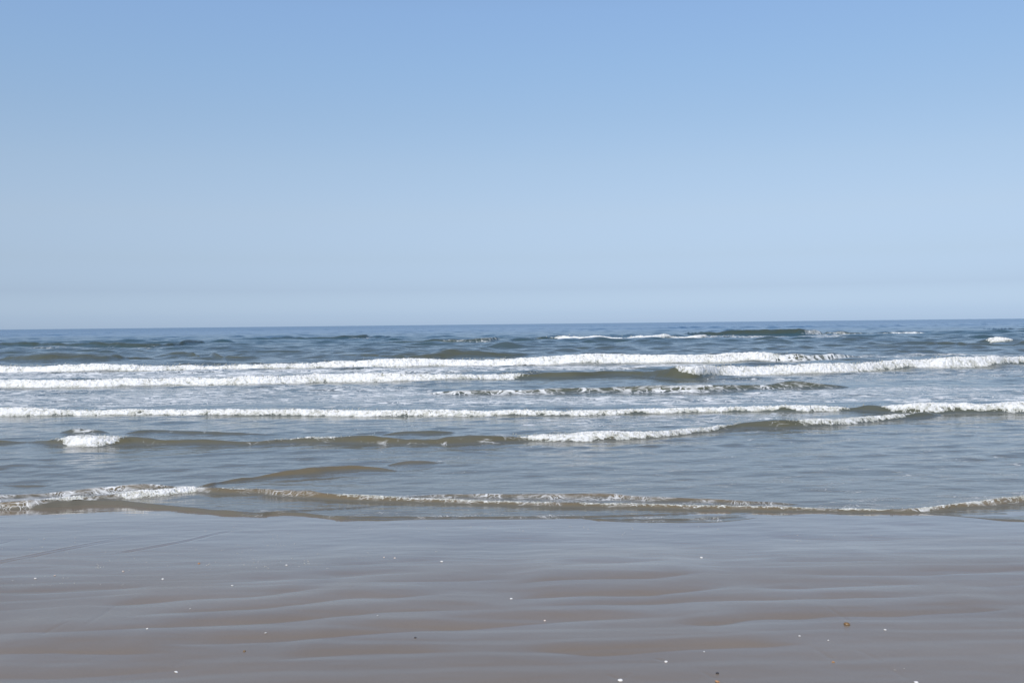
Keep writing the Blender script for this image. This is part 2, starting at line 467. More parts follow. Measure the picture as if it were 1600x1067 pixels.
# ------------------------------------------------------------------ the sea
# every wave: steepness k (front width = k * height), back width factor, points (picture x, y of crest, y of foot)
WAVES = {
 'a': (3.0, 4, [(-60, 539, 543), (0, 538, 543), (50, 535, 543), (100, 537, 543), (200, 536, 543), (260, 535, 542), (300, 533.5, 540), (345, 538, 538)]),
 'b': (3.5, 4, [(-60, 560, 566), (0, 558, 565), (50, 554, 566), (80, 551.5, 566), (130, 551.5, 565), (170, 554, 564), (210, 556, 562), (245, 560, 560)]),
 'b2': (3.5, 4, [(235, 558, 558), (265, 552, 559), (300, 553, 559), (340, 557, 562), (370, 558, 563), (410, 562, 562)]),
 'c': (3.0, 4, [(370, 531, 531), (420, 527.5, 531), (500, 527, 531), (545, 525, 530.5), (570, 524, 530), (590, 526, 529), (620, 528, 528)]),
 'd': (2.5, 4, [(570, 536, 536), (640, 532, 536), (700, 529.5, 536), (760, 529, 536), (800, 527.5, 534), (860, 526, 532), (900, 524.5, 532), (1000, 525, 531.5), (1060, 525, 530), (1100, 524.5, 529.5), (1150, 525, 526)]),
 'e': (2.0, 3, [(1060, 522, 522), (1090, 519, 525), (1120, 517, 525.5), (1170, 515.5, 525.5), (1250, 515, 525), (1300, 516, 523.5), (1340, 517.5, 523), (1400, 519.5, 522), (1500, 518, 521), (1600, 516.5, 520), (1700, 515, 518)]),
 'f': (2.5, 4, [(1520, 514.5, 514.5), (1560, 512.3, 515.5), (1600, 512, 515.5), (1700, 511, 514.5)]),
 'g': (3.0, 4, [(1520, 536, 536), (1548, 531, 536.5), (1580, 532, 536), (1640, 534, 534)]),
 'g2': (3.5, 4, [(1430, 541, 541), (1455, 535, 540.5), (1480, 534.5, 540), (1530, 537, 541), (1580, 538, 541), (1610, 534, 540), (1700, 533, 539)]),
 'g3': (3.5, 4, [(1350, 542, 542), (1390, 537, 542), (1430, 539, 542), (1450, 541, 541)]),
 'i': (3.5, 4, [(480, 557, 557), (560, 554, 559), (640, 555, 561), (680, 550, 561), (710, 548.5, 560), (755, 550, 559), (800, 553, 558), (840, 556, 556)]),
 'j': (1.6, 3, [(-60, 572, 582), (0, 571, 582), (100, 570.5, 581), (200, 570.5, 580), (300, 570, 578), (400, 569, 577), (500, 566, 575), (600, 562, 574), (700, 562, 572), (800, 560, 571), (870, 558, 570), (920, 555, 569.5), (980, 554.5, 568.5), (1050, 556, 568), (1100, 556.5, 567), (1160, 553.5, 566), (1240, 552.5, 565), (1300, 554, 562), (1350, 558, 558)]),
 'k': (2.0, 3, [(-60, 596, 607), (0, 595, 606), (100, 594, 605.5), (200, 592, 604), (300, 590, 602), (400, 588, 601), (500, 584.5, 598), (600, 583.5, 597), (700, 586, 595), (800, 583, 592), (850, 581.5, 591), (900, 580.5, 591), (960, 581, 588), (1000, 580, 589), (1030, 577, 592), (1060, 574, 594), (1090, 574, 594), (1130, 572, 589), (1200, 572, 586), (1300, 568.5, 583), (1400, 564, 578), (1450, 561.5, 576), (1480, 558.5, 576), (1550, 558.5, 573), (1600, 558, 570), (1700, 556, 567)]),
 'l': (3.0, 4, [(660, 616, 616), (700, 611, 617), (740, 609, 617.5), (800, 609, 617), (900, 606, 615), (950, 604.5, 614.5), (1000, 602.5, 614), (1070, 602, 614), (1150, 601.5, 611), (1200, 599.5, 609.5), (1240, 596.5, 608), (1290, 600, 607), (1330, 605, 605)]),
 'm': (2.2, 3.5, [(-60, 636, 651), (0, 636, 651), (50, 637, 651), (100, 639, 650.5), (200, 640, 650), (300, 641, 650), (400, 639, 651), (450, 638.5, 650.5), (600, 640, 651), (760, 641, 651), (900, 640.5, 651), (1000, 638.5, 648), (1100, 637.5, 646), (1200, 634, 645), (1230, 632, 646), (1300, 634, 644), (1350, 634, 644), (1400, 632.5, 648), (1440, 630, 650), (1500, 631, 648), (1540, 631.5, 648), (1600, 628, 648), (1700, 627, 646)]),
 'n': (2.6, 4, [(-60, 689, 693), (0, 688, 693), (40, 690, 692), (75, 688, 695), (100, 683, 698), (150, 681, 700), (190, 681, 697), (215, 684, 695), (260, 688, 695), (320, 687, 695), (400, 689, 695), (440, 686, 694), (500, 682.5, 695), (545, 680.5, 695), (600, 683, 696), (650, 685, 697), (700, 683, 696), (760, 680.5, 694), (810, 680, 691), (850, 677.5, 692), (900, 676, 692.5), (1000, 674.5, 688), (1050, 672, 684), (1100, 667, 678), (1150, 661, 672), (1200, 657.5, 670.5), (1240, 657, 670), (1300, 655, 667), (1350, 651.5, 662), (1400, 647.5, 658), (1440, 645, 653), (1480, 649, 649)]),
 'n2': (4.0, 4, [(190, 679, 679), (225, 672.5, 679), (245, 672.5, 678), (290, 674.5, 680), (370, 675.5, 681), (420, 680, 680)]),
 'n3': (4.0, 4, [(590, 678, 678), (630, 673, 679), (680, 672.5, 679), (715, 676, 676)]),
 'n4': (4.0, 5, [(90, 678, 678), (115, 672, 680), (135, 671.5, 680), (155, 673, 680), (175, 678, 678)]),
 'p': (3.0, 2.2, [(300, 764, 764), (325, 756, 763), (350, 750.5, 756), (375, 745.5, 753), (400, 744, 749), (440, 735, 746), (480, 729.5, 743), (530, 727.5, 738), (570, 727.5, 736), (610, 733, 736), (650, 737, 737)]),
 'p2': (4.0, 4, [(0, 758, 758), (30, 756.5, 760), (60, 757, 760), (85, 758, 758)]),
 'p3': (4.0, 4, [(600, 727, 727), (630, 720.5, 727), (660, 721, 727), (700, 724, 724)]),
 'q': (2.2, 3, [(-60, 785, 794), (0, 785, 792.5), (60, 781, 789.5), (100, 777, 786), (130, 775.5, 784), (155, 773, 782.5), (175, 771.5, 781), (220, 768, 779), (260, 765, 776), (300, 761, 771.5), (340, 763, 773.0), (400, 763.5, 774.5), (430, 765, 777.5), (480, 768, 780.5), (520, 772, 783.5), (600, 776, 786.5), (700, 780, 788.5), (800, 783.5, 791.5), (900, 785.5, 794.5), (1000, 787, 795.5), (1100, 789.5, 797.5), (1200, 792, 800.5), (1300, 795.5, 801.5), (1400, 796.5, 802.5), (1450, 794, 801.5), (1500, 788, 797.5), (1550, 781, 793.5), (1600, 776, 788.5), (1700, 768, 780.5)]),
 'q2': (3.5, 4, [(600, 779, 779), (650, 775.5, 779), (700, 773, 779), (800, 772, 780), (900, 771.5, 781), (950, 771, 781), (1000, 776, 784), (1100, 780, 787), (1200, 785, 790), (1260, 790, 790)]),
 'q3': (3.5, 4, [(-60, 776, 781), (0, 774, 780), (60, 772, 778), (110, 766, 775), (160, 762, 772), (210, 759, 770), (250, 759, 768), (290, 763, 763)]),
 's2': (2.0, 2.0, [(440, 806, 806), (520, 806.8, 809.8), (650, 807.3, 810.3), (760, 807.8, 810.8), (880, 807, 810), (960, 805.5, 808.2), (1060, 802.5, 804.5), (1110, 801, 801)]),
 's3': (2.0, 2.0, [(860, 812, 812), (940, 811.5, 813.8), (1040, 812, 814.4), (1120, 810, 812), (1180, 807, 807)]),
 's1': (2.2, 2.2, [(190, 787, 787), (225, 786.5, 789), (270, 791.5, 794), (330, 797, 799.5), (380, 800, 803), (410, 801, 804), (450, 797.5, 800), (500, 795.8, 798), (550, 793.5, 795.5), (600, 790, 791)]),
}
def wave_curve(pts, k, seed):
    p = smooth_path(pts, 10)
    x, yc, yf = p[:, 0], p[:, 1], np.maximum(p[:, 2], p[:, 1])
    fx, fy, fz = ray(x, yf)
    Yf = -H / (fz / fy)
    cx, cy, cz = ray(x, yc)
    a_ = -cz / cy
    h = np.maximum((H - a_ * Yf) / (1 + a_ * k), 0)
    Yc = Yf + k * h
    u = cx / cy
    o = np.argsort(u)
    return u[o], Yc[o], h[o], x[o]
CURVES = {}
for n, (key, (k, kb, pts)) in enumerate(WAVES.items()):
    u, Yc, h, xx = wave_curve(pts, k, n)
    open_l, open_r = pts[0][0] < 0, pts[-1][0] > 1600
    CURVES[key] = (u, Yc, h, k, kb, open_l, open_r, n)

SINK = {'j': [(-400, 1235, 0.060)], 'k': [(-400, 845, 0.048), (1052, 2000, 0.055)], 'm': [(-400, 1350, 0.032), (1368, 2000, 0.026)],
        'n': [(76, 197, 0.020), (800, 1160, 0.022), (1228, 1438, 0.014)], 'd': [(850, 1160, 0.07)], 'q': [(45, 314, 0.012)]}
def px_to_u(x, y):
    dx, dy, dz = ray(x, y)
    return float(dx / dy)

def wave_at(key, u):
    """crest distance, height and front width of a wave for directions u"""
    cu, cY, ch, k, kb, ol, orr, n = CURVES[key]
    Yc = np.interp(u, cu, cY)
    hh = np.interp(u, cu, ch)
    if not ol: hh = hh * sstep(cu[0] - 0.002, cu[0] + 0.004, u)
    if not orr: hh = hh * (1 - sstep(cu[-1] - 0.004, cu[-1] + 0.002, u))
    out = np.clip(np.abs(u) - 0.56, 0, None)
    hh = hh * np.exp(-out * 1.2) * (1 + np.where(out > 0, 0.4 * fbm(u * 6, 0 * u + n, 12 + n, 2), 0))
    for x0, x1, dz in SINK.get(key, ()):      # the foam sits on the crest: leave room for it
        ua, ub = px_to_u(x0, 560), px_to_u(x1, 560)
        hh = np.maximum(hh - dz * sstep(ua - 0.004, ua + 0.012, u) * (1 - sstep(ub - 0.012, ub + 0.004, u)), 0)
    X = u * Yc
    if key in ('n', 'n2', 'n3', 'p', 'b', 'a', 'q'): hh = hh * (1 + 0.22 * fbm(X / (0.05 * Yc), 0 * X + n * 1.7, 700 + n, 3))
    hh = hh * (1 + 0.10 * fbm(X / 0.9, 0 * X + n * 5.3, 200 + n, 3))
    Yc = Yc + hh * 0.45 * fbm(X / 1.1, 0 * X + n * 3.3, 300 + n, 3)
    return Yc, hh, np.maximum(k * hh, 1e-4), np.maximum(kb * hh, 0.02)

# edge of the thinnest swash on the sand
EDGE = smooth_path([(-200, 806), (0, 796), (60, 794), (100, 791.5), (150, 789), (190, 789), (225, 792), (250, 794.5), (300, 799), (360, 804), (400, 807), (430, 804), (480, 806), (560, 813),
                    (700, 813.5), (800, 813.5), (860, 812.5), (900, 811), (960, 816), (1000, 818), (1100, 818.5), (1150, 816), (1200, 810),
                    (1260, 806.5), (1340, 806), (1420, 803), (1460, 806), (1520, 811), (1600, 816), (1800, 822)], 8)
_ex, _ey = on_sand(EDGE[:, 0], EDGE[:, 1])
_o = np.argsort(_ex / _ey)
EU, EY = (_ex / _ey)[_o], _ey[_o]

# chop: many small wave trains, mostly running ashore
NW = 90
LAM = 10 ** rng.uniform(math.log10(0.22), math.log10(16), NW)
ANG = np.radians(rng.normal(0, 32, NW)) + np.where(rng.random(NW) < 0.5, math.pi, 0) * 0
PHS = rng.uniform(0, 6.28, NW)
def chop(X, Y):
    z = np.zeros_like(X)
    wx = 0.9 * fbm(X / 5.0, Y / 3.0, 400, 2)
    wy = 0.5 * fbm(X / 4.0, Y / 2.5, 410, 2)
    far = sstep(16, 60, Y)
    for L, A, P in zip(LAM, ANG, PHS):
        steep = 0.0042 if L < 1.2 else (0.0050 if L < 4 else 0.0040)
        if L < 1.2: env = 0.42 + 0.78 * far
        elif L < 4: env = 0.10 + 0.85 * far * (1 - 0.5 * sstep(90, 160, Y))
        else: env = 0.85 * sstep(30, 90, Y) * (1 - 0.75 * sstep(95, 170, Y))
        lod = 1 - sstep(0.15, 0.30, np.maximum(0.0025 * Y, 0.01) / L)   # drop what the mesh cannot carry
        w = env * lod
        if L > 4: w = w * sstep(3000, 300, Y)
        kk = 2 * math.pi / L
        z += steep * L * w * np.sin(kk * ((X + wx * L * 0.35) * math.sin(A) + (Y + wy * L * 0.35) * math.cos(A)) + P)
    r2 = np.random.default_rng(5)
    for _ in range(12):
        L, A, P = r2.uniform(12, 46), math.radians(r2.normal(0, 6)), r2.uniform(0, 6.28)
        kk = 2 * math.pi / L
        z += 0.0011 * L * sstep(100, 170, Y) * sstep(2200, 500, Y) * np.sin(kk * ((X + wx * 3) * math.sin(A) + (Y + wy * 9) * math.cos(A)) + P)
    patch = 0.45 + 1.1 * vnoise(X / 3.1, Y / 1.6, 440)
    return z * patch

def sea_z(X, Y, with_chop=True, swell_only=False):
    X = np.asarray(X, float); Y = np.asarray(Y, float)
    u = X / Y
    acc = np.zeros_like(X)
    for key in CURVES:
        if X.ndim == 2 and np.ptp(u[:, 0]) < 1e-9:
            Yc, hh, wf, wb = wave_at(key, u[0]); Yc, hh, wf, wb = (v[None, :] for v in (Yc, hh, wf, wb))
        else:
            Yc, hh, wf, wb = wave_at(key, u)
        s = Y - Yc
        fr = np.clip(s / wf, -1, 0)
        prof = np.where(s < 0, (0.5 + 0.5 * np.cos(math.pi * fr)) ** 1.4, 1.0 / (1 + (np.maximum(s, 0) / wb) ** 2) ** 1.5)
        prof = np.where(s < -wf, 0, prof)
        acc += (hh * prof) ** 3
    z = np.cbrt(acc)
    if swell_only: return z
    z = z + np.minimum(z, 0.08) * (0.10 * fbm(X / (0.025 * Y), Y / (0.008 * Y), 720, 3) + 0.07 * fbm(X / 0.16, Y / 0.07, 730, 2) * sstep(22, 14, Y))
    if with_chop:
        z = z + chop(X, Y) * (0.35 * sstep(8.8, 9.2, Y) + 0.65 * sstep(9.4, 12.0, Y))
    # the thin front edge of the water lies on the sand with a rounded lip
    e = np.interp(u, EU, EY) + 0.03 * fbm(X / 0.30, 0 * X, 500, 3)
    lip = sstep(0.0, 0.06, Y - e)
    base = np.maximum(0.0, sand_base(Y)) + 0.006 + 0.007 * np.exp(-((Y - e - 0.03) / 0.03) ** 2)
    base = base + 0.0025 * fbm(X / 0.25, Y / 0.10, 510, 2)
    t = sstep(0.3, 1.5, Y - e)
    base = base * (1 - t) + 0.004 * t
    return np.where(lip > 0, z + base, 0) * lip + (1 - lip) * (sand_base(Y) - 0.014)

# foam lace left on the water: (x0, x1, list of (x, y_top, y_bottom), strength)
LACE = [
    (0.5, [(1130, 526, 528.5), (1200, 525.8, 528), (1330, 525, 528)]),
    (0.30, [(15, 543.5, 548), (100, 543.5, 548), (200, 543, 547), (330, 541, 545)]),
    (0.45, [(1330, 555, 559), (1420, 555, 559), (1500, 554, 557), (1620, 553, 557)]),
    (0.58, [(-60, 582, 594), (200, 580, 592), (400, 578, 588), (700, 573, 583), (1000, 570, 576), (1100, 568, 572)]),
    (0.2, [(690, 608, 617), (800, 607, 617), (950, 602, 616), (1070, 600, 616), (1200, 597, 612), (1300, 599, 609)]),
    (0.47, [(-60, 608, 634), (200, 606, 636), (400, 603, 636), (650, 602, 636), (700, 617, 638), (900, 617, 638), (1100, 615, 636), (1300, 606, 632), (1450, 603, 628), (1650, 600, 626)]),
    (0.35, [(1100, 588, 598), (1300, 585, 596), (1500, 577, 594), (1650, 572, 590)]),
    (0.42, [(800, 651, 674), (950, 651, 672), (1100, 647, 664), (1200, 646, 656), (1300, 645, 653)]),
    (0.45, [(105, 671, 681), (130, 670.5, 682), (170, 673, 682)]),
    (0.55, [(1380, 622, 631), (1450, 620, 629), (1650, 616, 626)]),
    (0.62, [(-60, 774, 790), (60, 770, 783), (130, 765, 776), (180, 760, 772), (230, 757, 767), (300, 758, 762)]),
    (0.36, [(600, 776, 781), (660, 773, 782), (800, 771, 786), (950, 770.5, 788), (1020, 776, 789), (1120, 781, 790), (1250, 788, 794)]),
    (0.3, [(1250, 789, 796), (1360, 778, 796), (1450, 775, 793), (1650, 765, 776)]),
    (0.22, [(360, 797, 808), (440, 798, 806), (520, 799, 812), (700, 802, 813), (850, 804, 812), (1000, 806, 818), (1140, 808, 817)]),
    (0.14, [(-60, 652, 690), (400, 652, 700), (800, 653, 760), (1200, 660, 780), (1650, 655, 770)]),
]
# lace riding on a wave: strength, wave, from x, to x, from, to (in front widths from the crest)
LACE_ON = [
    (0.5, 'e', 1255, 1400, -0.9, 0.0), (0.75, 'e', 1390, 1900, -1.3, 0.2), (0.30, 'd', 690, 860, -1.0, 0.2),
    (0.6, 'j', 1200, 1345, -1.1, 0.5), (0.45, 'c', 540, 600, -1.0, -0.6), (0.44, 'l', 690, 1310, -1.2, 0.5), (0.22, 'l', 720, 1330, 0.5, 3.5), (0.42, 'q', -300, 330, -0.9, 0.6), (0.24, 'q', 330, 1800, -0.7, 0.3),
]
def lace_field(X, Y):
    u = X / Y
    L = np.zeros_like(X)
    for s, pts in LACE:
        p = np.array(pts, float)
        dx, dy, dz = ray(p[:, 0], p[:, 1]); Yt = -H * dy / dz; ut = dx / dy
        dx, dy, dz = ray(p[:, 0], p[:, 2]); Yb = -H * dy / dz
        if Yt.max() > 130: Yt = np.minimum(Yt, 175)
        uu = u[0]
        t_, b_ = np.interp(uu, ut, Yt)[None, :], np.interp(uu, ut, Yb)[None, :]
        m = 0.5 * (t_ - b_) * 0.6 + 0.05
        jit = m * 0.5 * fbm(X / 1.5, Y / 1.0, 610, 2)
        f = sstep(0, 1, (Y + jit - b_) / m + 0.5) * (1 - sstep(0, 1, (Y + jit - t_) / m + 0.5))
        f = f * (sstep(ut[0] - 0.004, ut[0] + 0.012, uu) * (1 - sstep(ut[-1] - 0.012, ut[-1] + 0.004, uu)))[None, :]
        L = np.maximum(L, s * f)
    for s, key, x0, x1, t0, t1 in LACE_ON:
        uu = u[0]
        Yc, hh, wf, wb = wave_at(key, uu)
        t = (Y - Yc[None, :]) / wf[None, :]
        f = sstep(t0 - 0.25, t0 + 0.25, t) * (1 - sstep(t1 - 0.3, t1 + 0.3, t))
        ua, ub = px_to_u(x0, 560), px_to_u(x1, 560)
        f = f * (sstep(ua - 0.006, ua + 0.006, uu) * (1 - sstep(ub - 0.012, ub + 0.012, uu)) * (hh > 0.005))[None, :]
        L = np.maximum(L, s * f)
    return L * (0.75 + 0.5 * vnoise(X / 2.0, Y / 0.8, 620))

def build_sea():
    ui = np.arange(-0.535, 0.5351, 0.00095)
    g = 0.00095 * np.cumsum(1.09 ** np.arange(1, 76))
    us = np.concatenate([-0.535 - g[::-1], ui, 0.535 + g])
    def span(a_, b_, r):
        return a_ * (1 + r) ** np.arange(int(math.log(b_ / a_) / math.log(1 + r)))
    ys = np.concatenate([span(8.2, 30, 0.0019), span(30, 80, 0.0014), span(80, 140, 0.002), span(140, 600, 0.006), span(600, 45000, 0.03), [45000]])
    U, Y = np.meshgrid(us, ys)
    X = U * Y
    Z = sea_z(X, Y)
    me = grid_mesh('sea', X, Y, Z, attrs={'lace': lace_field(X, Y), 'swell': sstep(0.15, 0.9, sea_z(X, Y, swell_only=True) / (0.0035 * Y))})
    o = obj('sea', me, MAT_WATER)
    o['kind'] = 'structure'
    o['label'] = 'blue grey sea rolling in low waves up to the horizon'
build_sea()

# ------------------------------------------------------------------ foam of the breakers
def foam_crest(label, key, x0, x1, down, back, T, lump, cover, seed, spray=0.0, du=0.00055, rows=46, fade=(0.02, 0.02), group=None):
    """foam riding on wave `key` between two places of the crest
    down: how far it reaches down the face (list of (x, 0..1.3)); back: metres behind the crest; T: thickness; cover: coverage 0..1"""
    ymid = 560
    u0, u1 = px_to_u(x0, ymid), px_to_u(x1, ymid)
    us = np.arange(u0, u1, du)
    Yc, hh, wf, wb = wave_at(key, us)
    dn = np.interp(us, [px_to_u(d[0], ymid) for d in down], [d[1] for d in down])
    tt = np.concatenate([np.linspace(-1.35, 0, int(rows * 0.6), endpoint=False), np.linspace(0, 1.2, rows - int(rows * 0.6))])
    tt = tt[:, None]
    s = np.where(tt < 0, tt * wf[None, :], tt * back)
    Y = Yc[None, :] + s
    X = us[None, :] * Y
    zs = sea_z(X, Y, True)
    big = fbm(X / (lump * 2.2), Y / (lump * 1.2), seed, 3, 0.55)
    fine = fbm(X / (lump * 0.55), Y / (lump * 0.4), seed + 9, 3, 0.6)
    slow = fbm(X[:1] / (lump * 9), 0 * X[:1], seed + 21, 2)
    dd = dn[None, :] * (1 + 0.40 * slow)
    q = np.where(tt < 0, (tt + dd) / np.maximum(dd, 0.05), (1 - tt * (0.8 + 0.4 * slow)))
    env = np.clip(q, -1.0, 1) 
    env = np.where(env > 0, np.clip(env, 0, 1) ** 0.6, env * 1.5)
    endt = sstep(0, fade[0], us - us[0]) * sstep(0, fade[1], us[-1] - us)
    cov = (cover - (1 - endt) * 0.95)[None, :]
    micro = fbm(X / (lump * 0.22), Y / (lump * 0.18), seed + 15, 2, 0.6)
    rag = 1.0 + 0.7 * np.exp(-(tt / 0.3) ** 2)
    T = T * (0.9 + 0.4 * vnoise(X[:1] / (lump * 6), 0 * X[:1], seed + 33)) * (0.35 + 0.65 * endt[None, :])
    d = T * (1.15 * env - 0.95 + (2 * cov - 1) * 0.8 + 0.55 * big + (0.52 * fine + 0.36 * micro) * rag)
    d = np.where(d > T * 0.9, T * 0.9 + (d - T * 0.9) * 0.7, d)
    Z = zs + d * np.where(tt < 0, 0.8, 0.9)
    Yd = Y - np.clip(d, 0, None) * np.where(tt < 0.1, 0.7, 0.0)
    keep = (d > -0.004) & (Y > np.interp(us, EU, EY)[None, :] + 0.10)
    me = grid_mesh('foam_crest', X, Yd, Z, keep=keep, attrs={'dens': np.clip(d / T, 0, 1)})
    if spray > 0:
        # thrown drops above the crest
        n = int(spray)
        r = np.random.default_rng(seed)
        j = r.integers(0, len(us), n)
        Ys = Yc[j] + r.normal(-0.1, 0.3, n) * np.minimum(wf[j], 0.4)
        Xs = us[j] * Ys
        Tm = float(np.mean(T))
        hz = hh[j] + Tm * 0.35 + np.abs(r.normal(0, 0.5, n)) * Tm * 1.2
        rad = (0.22 + 0.5 * r.random(n) ** 2) * np.mean(Yc) / 996
        import bmesh
        bm = bmesh.new(); bm.from_mesh(me)
        tet = np.array([(1, 0, 0), (0, 1, 0), (-1, 0, 0), (0, -1, 0), (0, 0, 1.1), (0, 0, -1.1)])
        fcs = [(0, 1, 4), (1, 2, 4), (2, 3, 4), (3, 0, 4), (1, 0, 5), (2, 1, 5), (3, 2, 5), (0, 3, 5)]
        for a_, b_, c_, rr in zip(Xs, Ys, hz, rad):
            vs = [bm.verts.new((a_ + t[0] * rr, b_ + t[1] * rr, c_ + t[2] * rr)) for t in tet]
            for f in fcs: bm.faces.new([vs[i] for i in f])
        bm.to_mesh(me); bm.free()
    o = obj('foam_crest', me, MAT_FOAM)
    o['label'] = label
    o['category'] = 'breaking wave foam'
    o['group'] = group or 'white foam crests of the breaking waves'
    return o

foam_crest('thin white foam crest of the farthest breaker, left of the dark green swell', 'd', 850, 1160, [(850, .6), (900, 1.0), (1100, .9), (1160, .5)], 0.7, 0.09, 0.26, 0.90, 1001, 60)
foam_crest('small lone whitecap near the right edge beyond the long breakers', 'g', 1535, 1590, [(1535, .7), (1590, .8)], 0.4, 0.10, 0.25, 0.95, 1002, 0, fade=(0.01, 0.01))
foam_crest('longest and farthest full breaker, white foam spanning from the left edge to right of centre', 'j', -80, 1235, [(-80, 1.25), (1100, 1.25), (1235, 1.0)], 0.6, 0.062, 0.20, 0.95, 1003, 1300, fade=(0.001, 0.03))
foam_crest('white foam of the second breaker on the left, ending where its green face begins', 'k', -80, 845, [(-80, 1.1), (400, 1.05), (700, .95), (845, .6)], 0.45, 0.048, 0.14, 0.93, 1004, 700, fade=(0.001, 0.03))
foam_crest('thick white foam of the breaker reaching the right edge of the picture', 'k', 1052, 1720, [(1052, .35), (1090, .5), (1130, .7), (1170, 1.1), (1440, 1.0), (1490, .75), (1720, .75)], 0.5, 0.060, 0.17, 0.96, 1005, 700, fade=(0.006, 0.001))
foam_crest('long low foam crest of the middle breaker crossing most of the picture', 'm', -80, 1350, [(-80, 1.1), (60, 1.05), (140, .9), (400, .95), (900, .95), (1000, .9), (1200, .85), (1225, .4), (1260, .85), (1350, .6)], 0.3, 0.030, 0.085, 0.86, 1006, 900, fade=(0.001, 0.03))
foam_crest('foam crest at the right end of the middle breaker above its brown face', 'm', 1368, 1720, [(1368, .3), (1400, .6), (1470, .5), (1550, .42), (1585, .8), (1720, .8)], 0.26, 0.026, 0.08, 0.88, 1007, 200, fade=(0.015, 0.001))
foam_crest('curved white foam crest of the nearer wave right of centre', 'n', 800, 1160, [(800, .3), (840, .75), (900, .9), (1060, .75), (1160, .4)], 0.17, 0.020, 0.055, 0.88, 1008, 450, fade=(0.02, 0.03))
foam_crest('slim foam crest just below the right part of the middle breaker', 'n', 1228, 1438, [(1228, .4), (1260, .85), (1350, .75), (1438, .4)], 0.12, 0.017, 0.05, 0.74, 1009, 160)
foam_crest('short bright patch of tumbling foam alone at the left', 'n', 76, 197, [(76, .6), (110, .8), (160, .85), (197, .4)], 0.16, 0.021, 0.05, 0.92, 1010, 160, fade=(0.02, 0.012))
foam_crest('thin broken foam line on a low swell left of centre', 'n', 428, 550, [(428, .7), (490, .5), (550, .12)], 0.05, 0.010, 0.035, 0.44, 1011, 60)
SWG = 'foam on the last little wave at the water edge'
foam_crest('left foam patch on the last wave at the water edge', 'q', 45, 150, [(45, .6), (100, 1.0), (150, .8)], 0.12, 0.016, 0.028, 0.78, 1012, 60, group=SWG)
foam_crest('largest white foam patch on the last wave, where it bulges towards the beach', 'q', 165, 314, [(165, .7), (200, 1.05), (260, 1.0), (314, .85)], 0.14, 0.019, 0.032, 0.84, 1013, 130, fade=(0.02, 0.010), group=SWG)
foam_crest('sparse specks of foam along the brown crest right of the white patch', 'q', 316, 412, [(316, .2), (412, .35)], 0.04, 0.006, 0.018, 0.36, 1014, 25, group=SWG)
foam_crest('frothy line on the last wave from left of centre to the middle', 'q', 498, 880, [(498, .6), (600, .8), (880, .8)], 0.05, 0.007, 0.018, 0.40, 1015, 160, group=SWG)
foam_crest('thin glittering foam line on the last wave right of centre', 'q', 880, 1300, [(880, .8), (1300, .8)], 0.04, 0.006, 0.017, 0.33, 1016, 160, group=SWG)
foam_crest('low white froth of the last wave at the far right', 'q', 1290, 1700, [(1290, .9), (1400, .8), (1700, .7)], 0.04, 0.007, 0.018, 0.42, 1017, 120, group=SWG)

# ------------------------------------------------------------------ shells and pebbles on the wet sand
import bmesh
def solid(name, c1, c2, rough, scale):
    m = NT(name)
    n = m.noise(m.coords(1, 1, 1), scale, 3, 0.6)
    m.bsdf(Base_Color=m.mix(m.rng(n, 0.35, 0.65), c1, c2), Roughness=rough, Normal=m.bump(n, 0.001, 0.5))
    return m.m
SHELL = solid('shell_white', (0.62, 0.58, 0.52, 1), (0.86, 0.84, 0.80, 1), 0.35, 160)
SHELL_PINK = solid('shell_rosy', (0.55, 0.40, 0.32, 1), (0.80, 0.70, 0.62, 1), 0.35, 160)
AMBER = solid('shell_orange', (0.38, 0.18, 0.07, 1), (0.50, 0.28, 0.13, 1), 0.3, 140)
BROWN = solid('pebble_brown', (0.14, 0.08, 0.03, 1), (0.26, 0.16, 0.07, 1), 0.3, 120)
DARK = solid('pebble_dark', (0.03, 0.03, 0.035, 1), (0.07, 0.06, 0.06, 1), 0.3, 120)

def shell_mesh(size, seed, rough_edge=0.06):
    """half of a clam: a ribbed dome with a beak at the hinge, closed underneath"""
    r = np.random.default_rng(seed)
    bm = bmesh.new()
    NA, NR = 36, 10
    rings = []
    asp = r.uniform(0.72, 0.9)
    ph = r.uniform(0, 6)
    def outline(t):
        base = 1 + 0.10 * math.cos(t - math.pi / 2) - 0.16 * math.exp(-((abs((t - math.pi / 2 + math.pi) % (2 * math.pi) - math.pi)) / 0.35) ** 2) * -1
        return base * (1 + 0.4 * rough_edge * math.sin(3 * t + ph))
    top = bm.verts.new((0, 0.35 * size * asp, 0.44 * size))
    for i in range(1, NR + 1):
        q = i / NR
        ring = []
        for k in range(NA):
            t = 2 * math.pi * k / NA
            rr = outline(t) * q * size
            x = rr * math.cos(t)
            y = rr * math.sin(t) * asp + 0.35 * size * asp * (1 - q)
            z = 0.44 * size * (1 - q ** 2.2) * (1 + 0.05 * math.sin(k * math.pi)) + 0.015 * size * math.cos(k * math.pi) * q + 0.012 * size * math.sin(q * 26)
            ring.append(bm.verts.new((x, y, z)))
        rings.append(ring)
    for k in range(NA):
        bm.faces.new((top, rings[0][k], rings[0][(k + 1) % NA]))
        for i in range(NR - 1):
            bm.faces.new((rings[i][k], rings[i + 1][k], rings[i + 1][(k + 1) % NA], rings[i][(k + 1) % NA]))
    bot = [bm.verts.new((v.co.x * 0.9, v.co.y * 0.9, -0.06 * size)) for v in rings[-1]]
    for k in range(NA):
        bm.faces.new((rings[-1][k], bot[k], bot[(k + 1) % NA], rings[-1][(k + 1) % NA]))
    bm.faces.new(list(reversed(bot)))
    for f in bm.faces: f.smooth = True
    me = bpy.data.meshes.new('shell'); bm.to_mesh(me); bm.free()
    return me

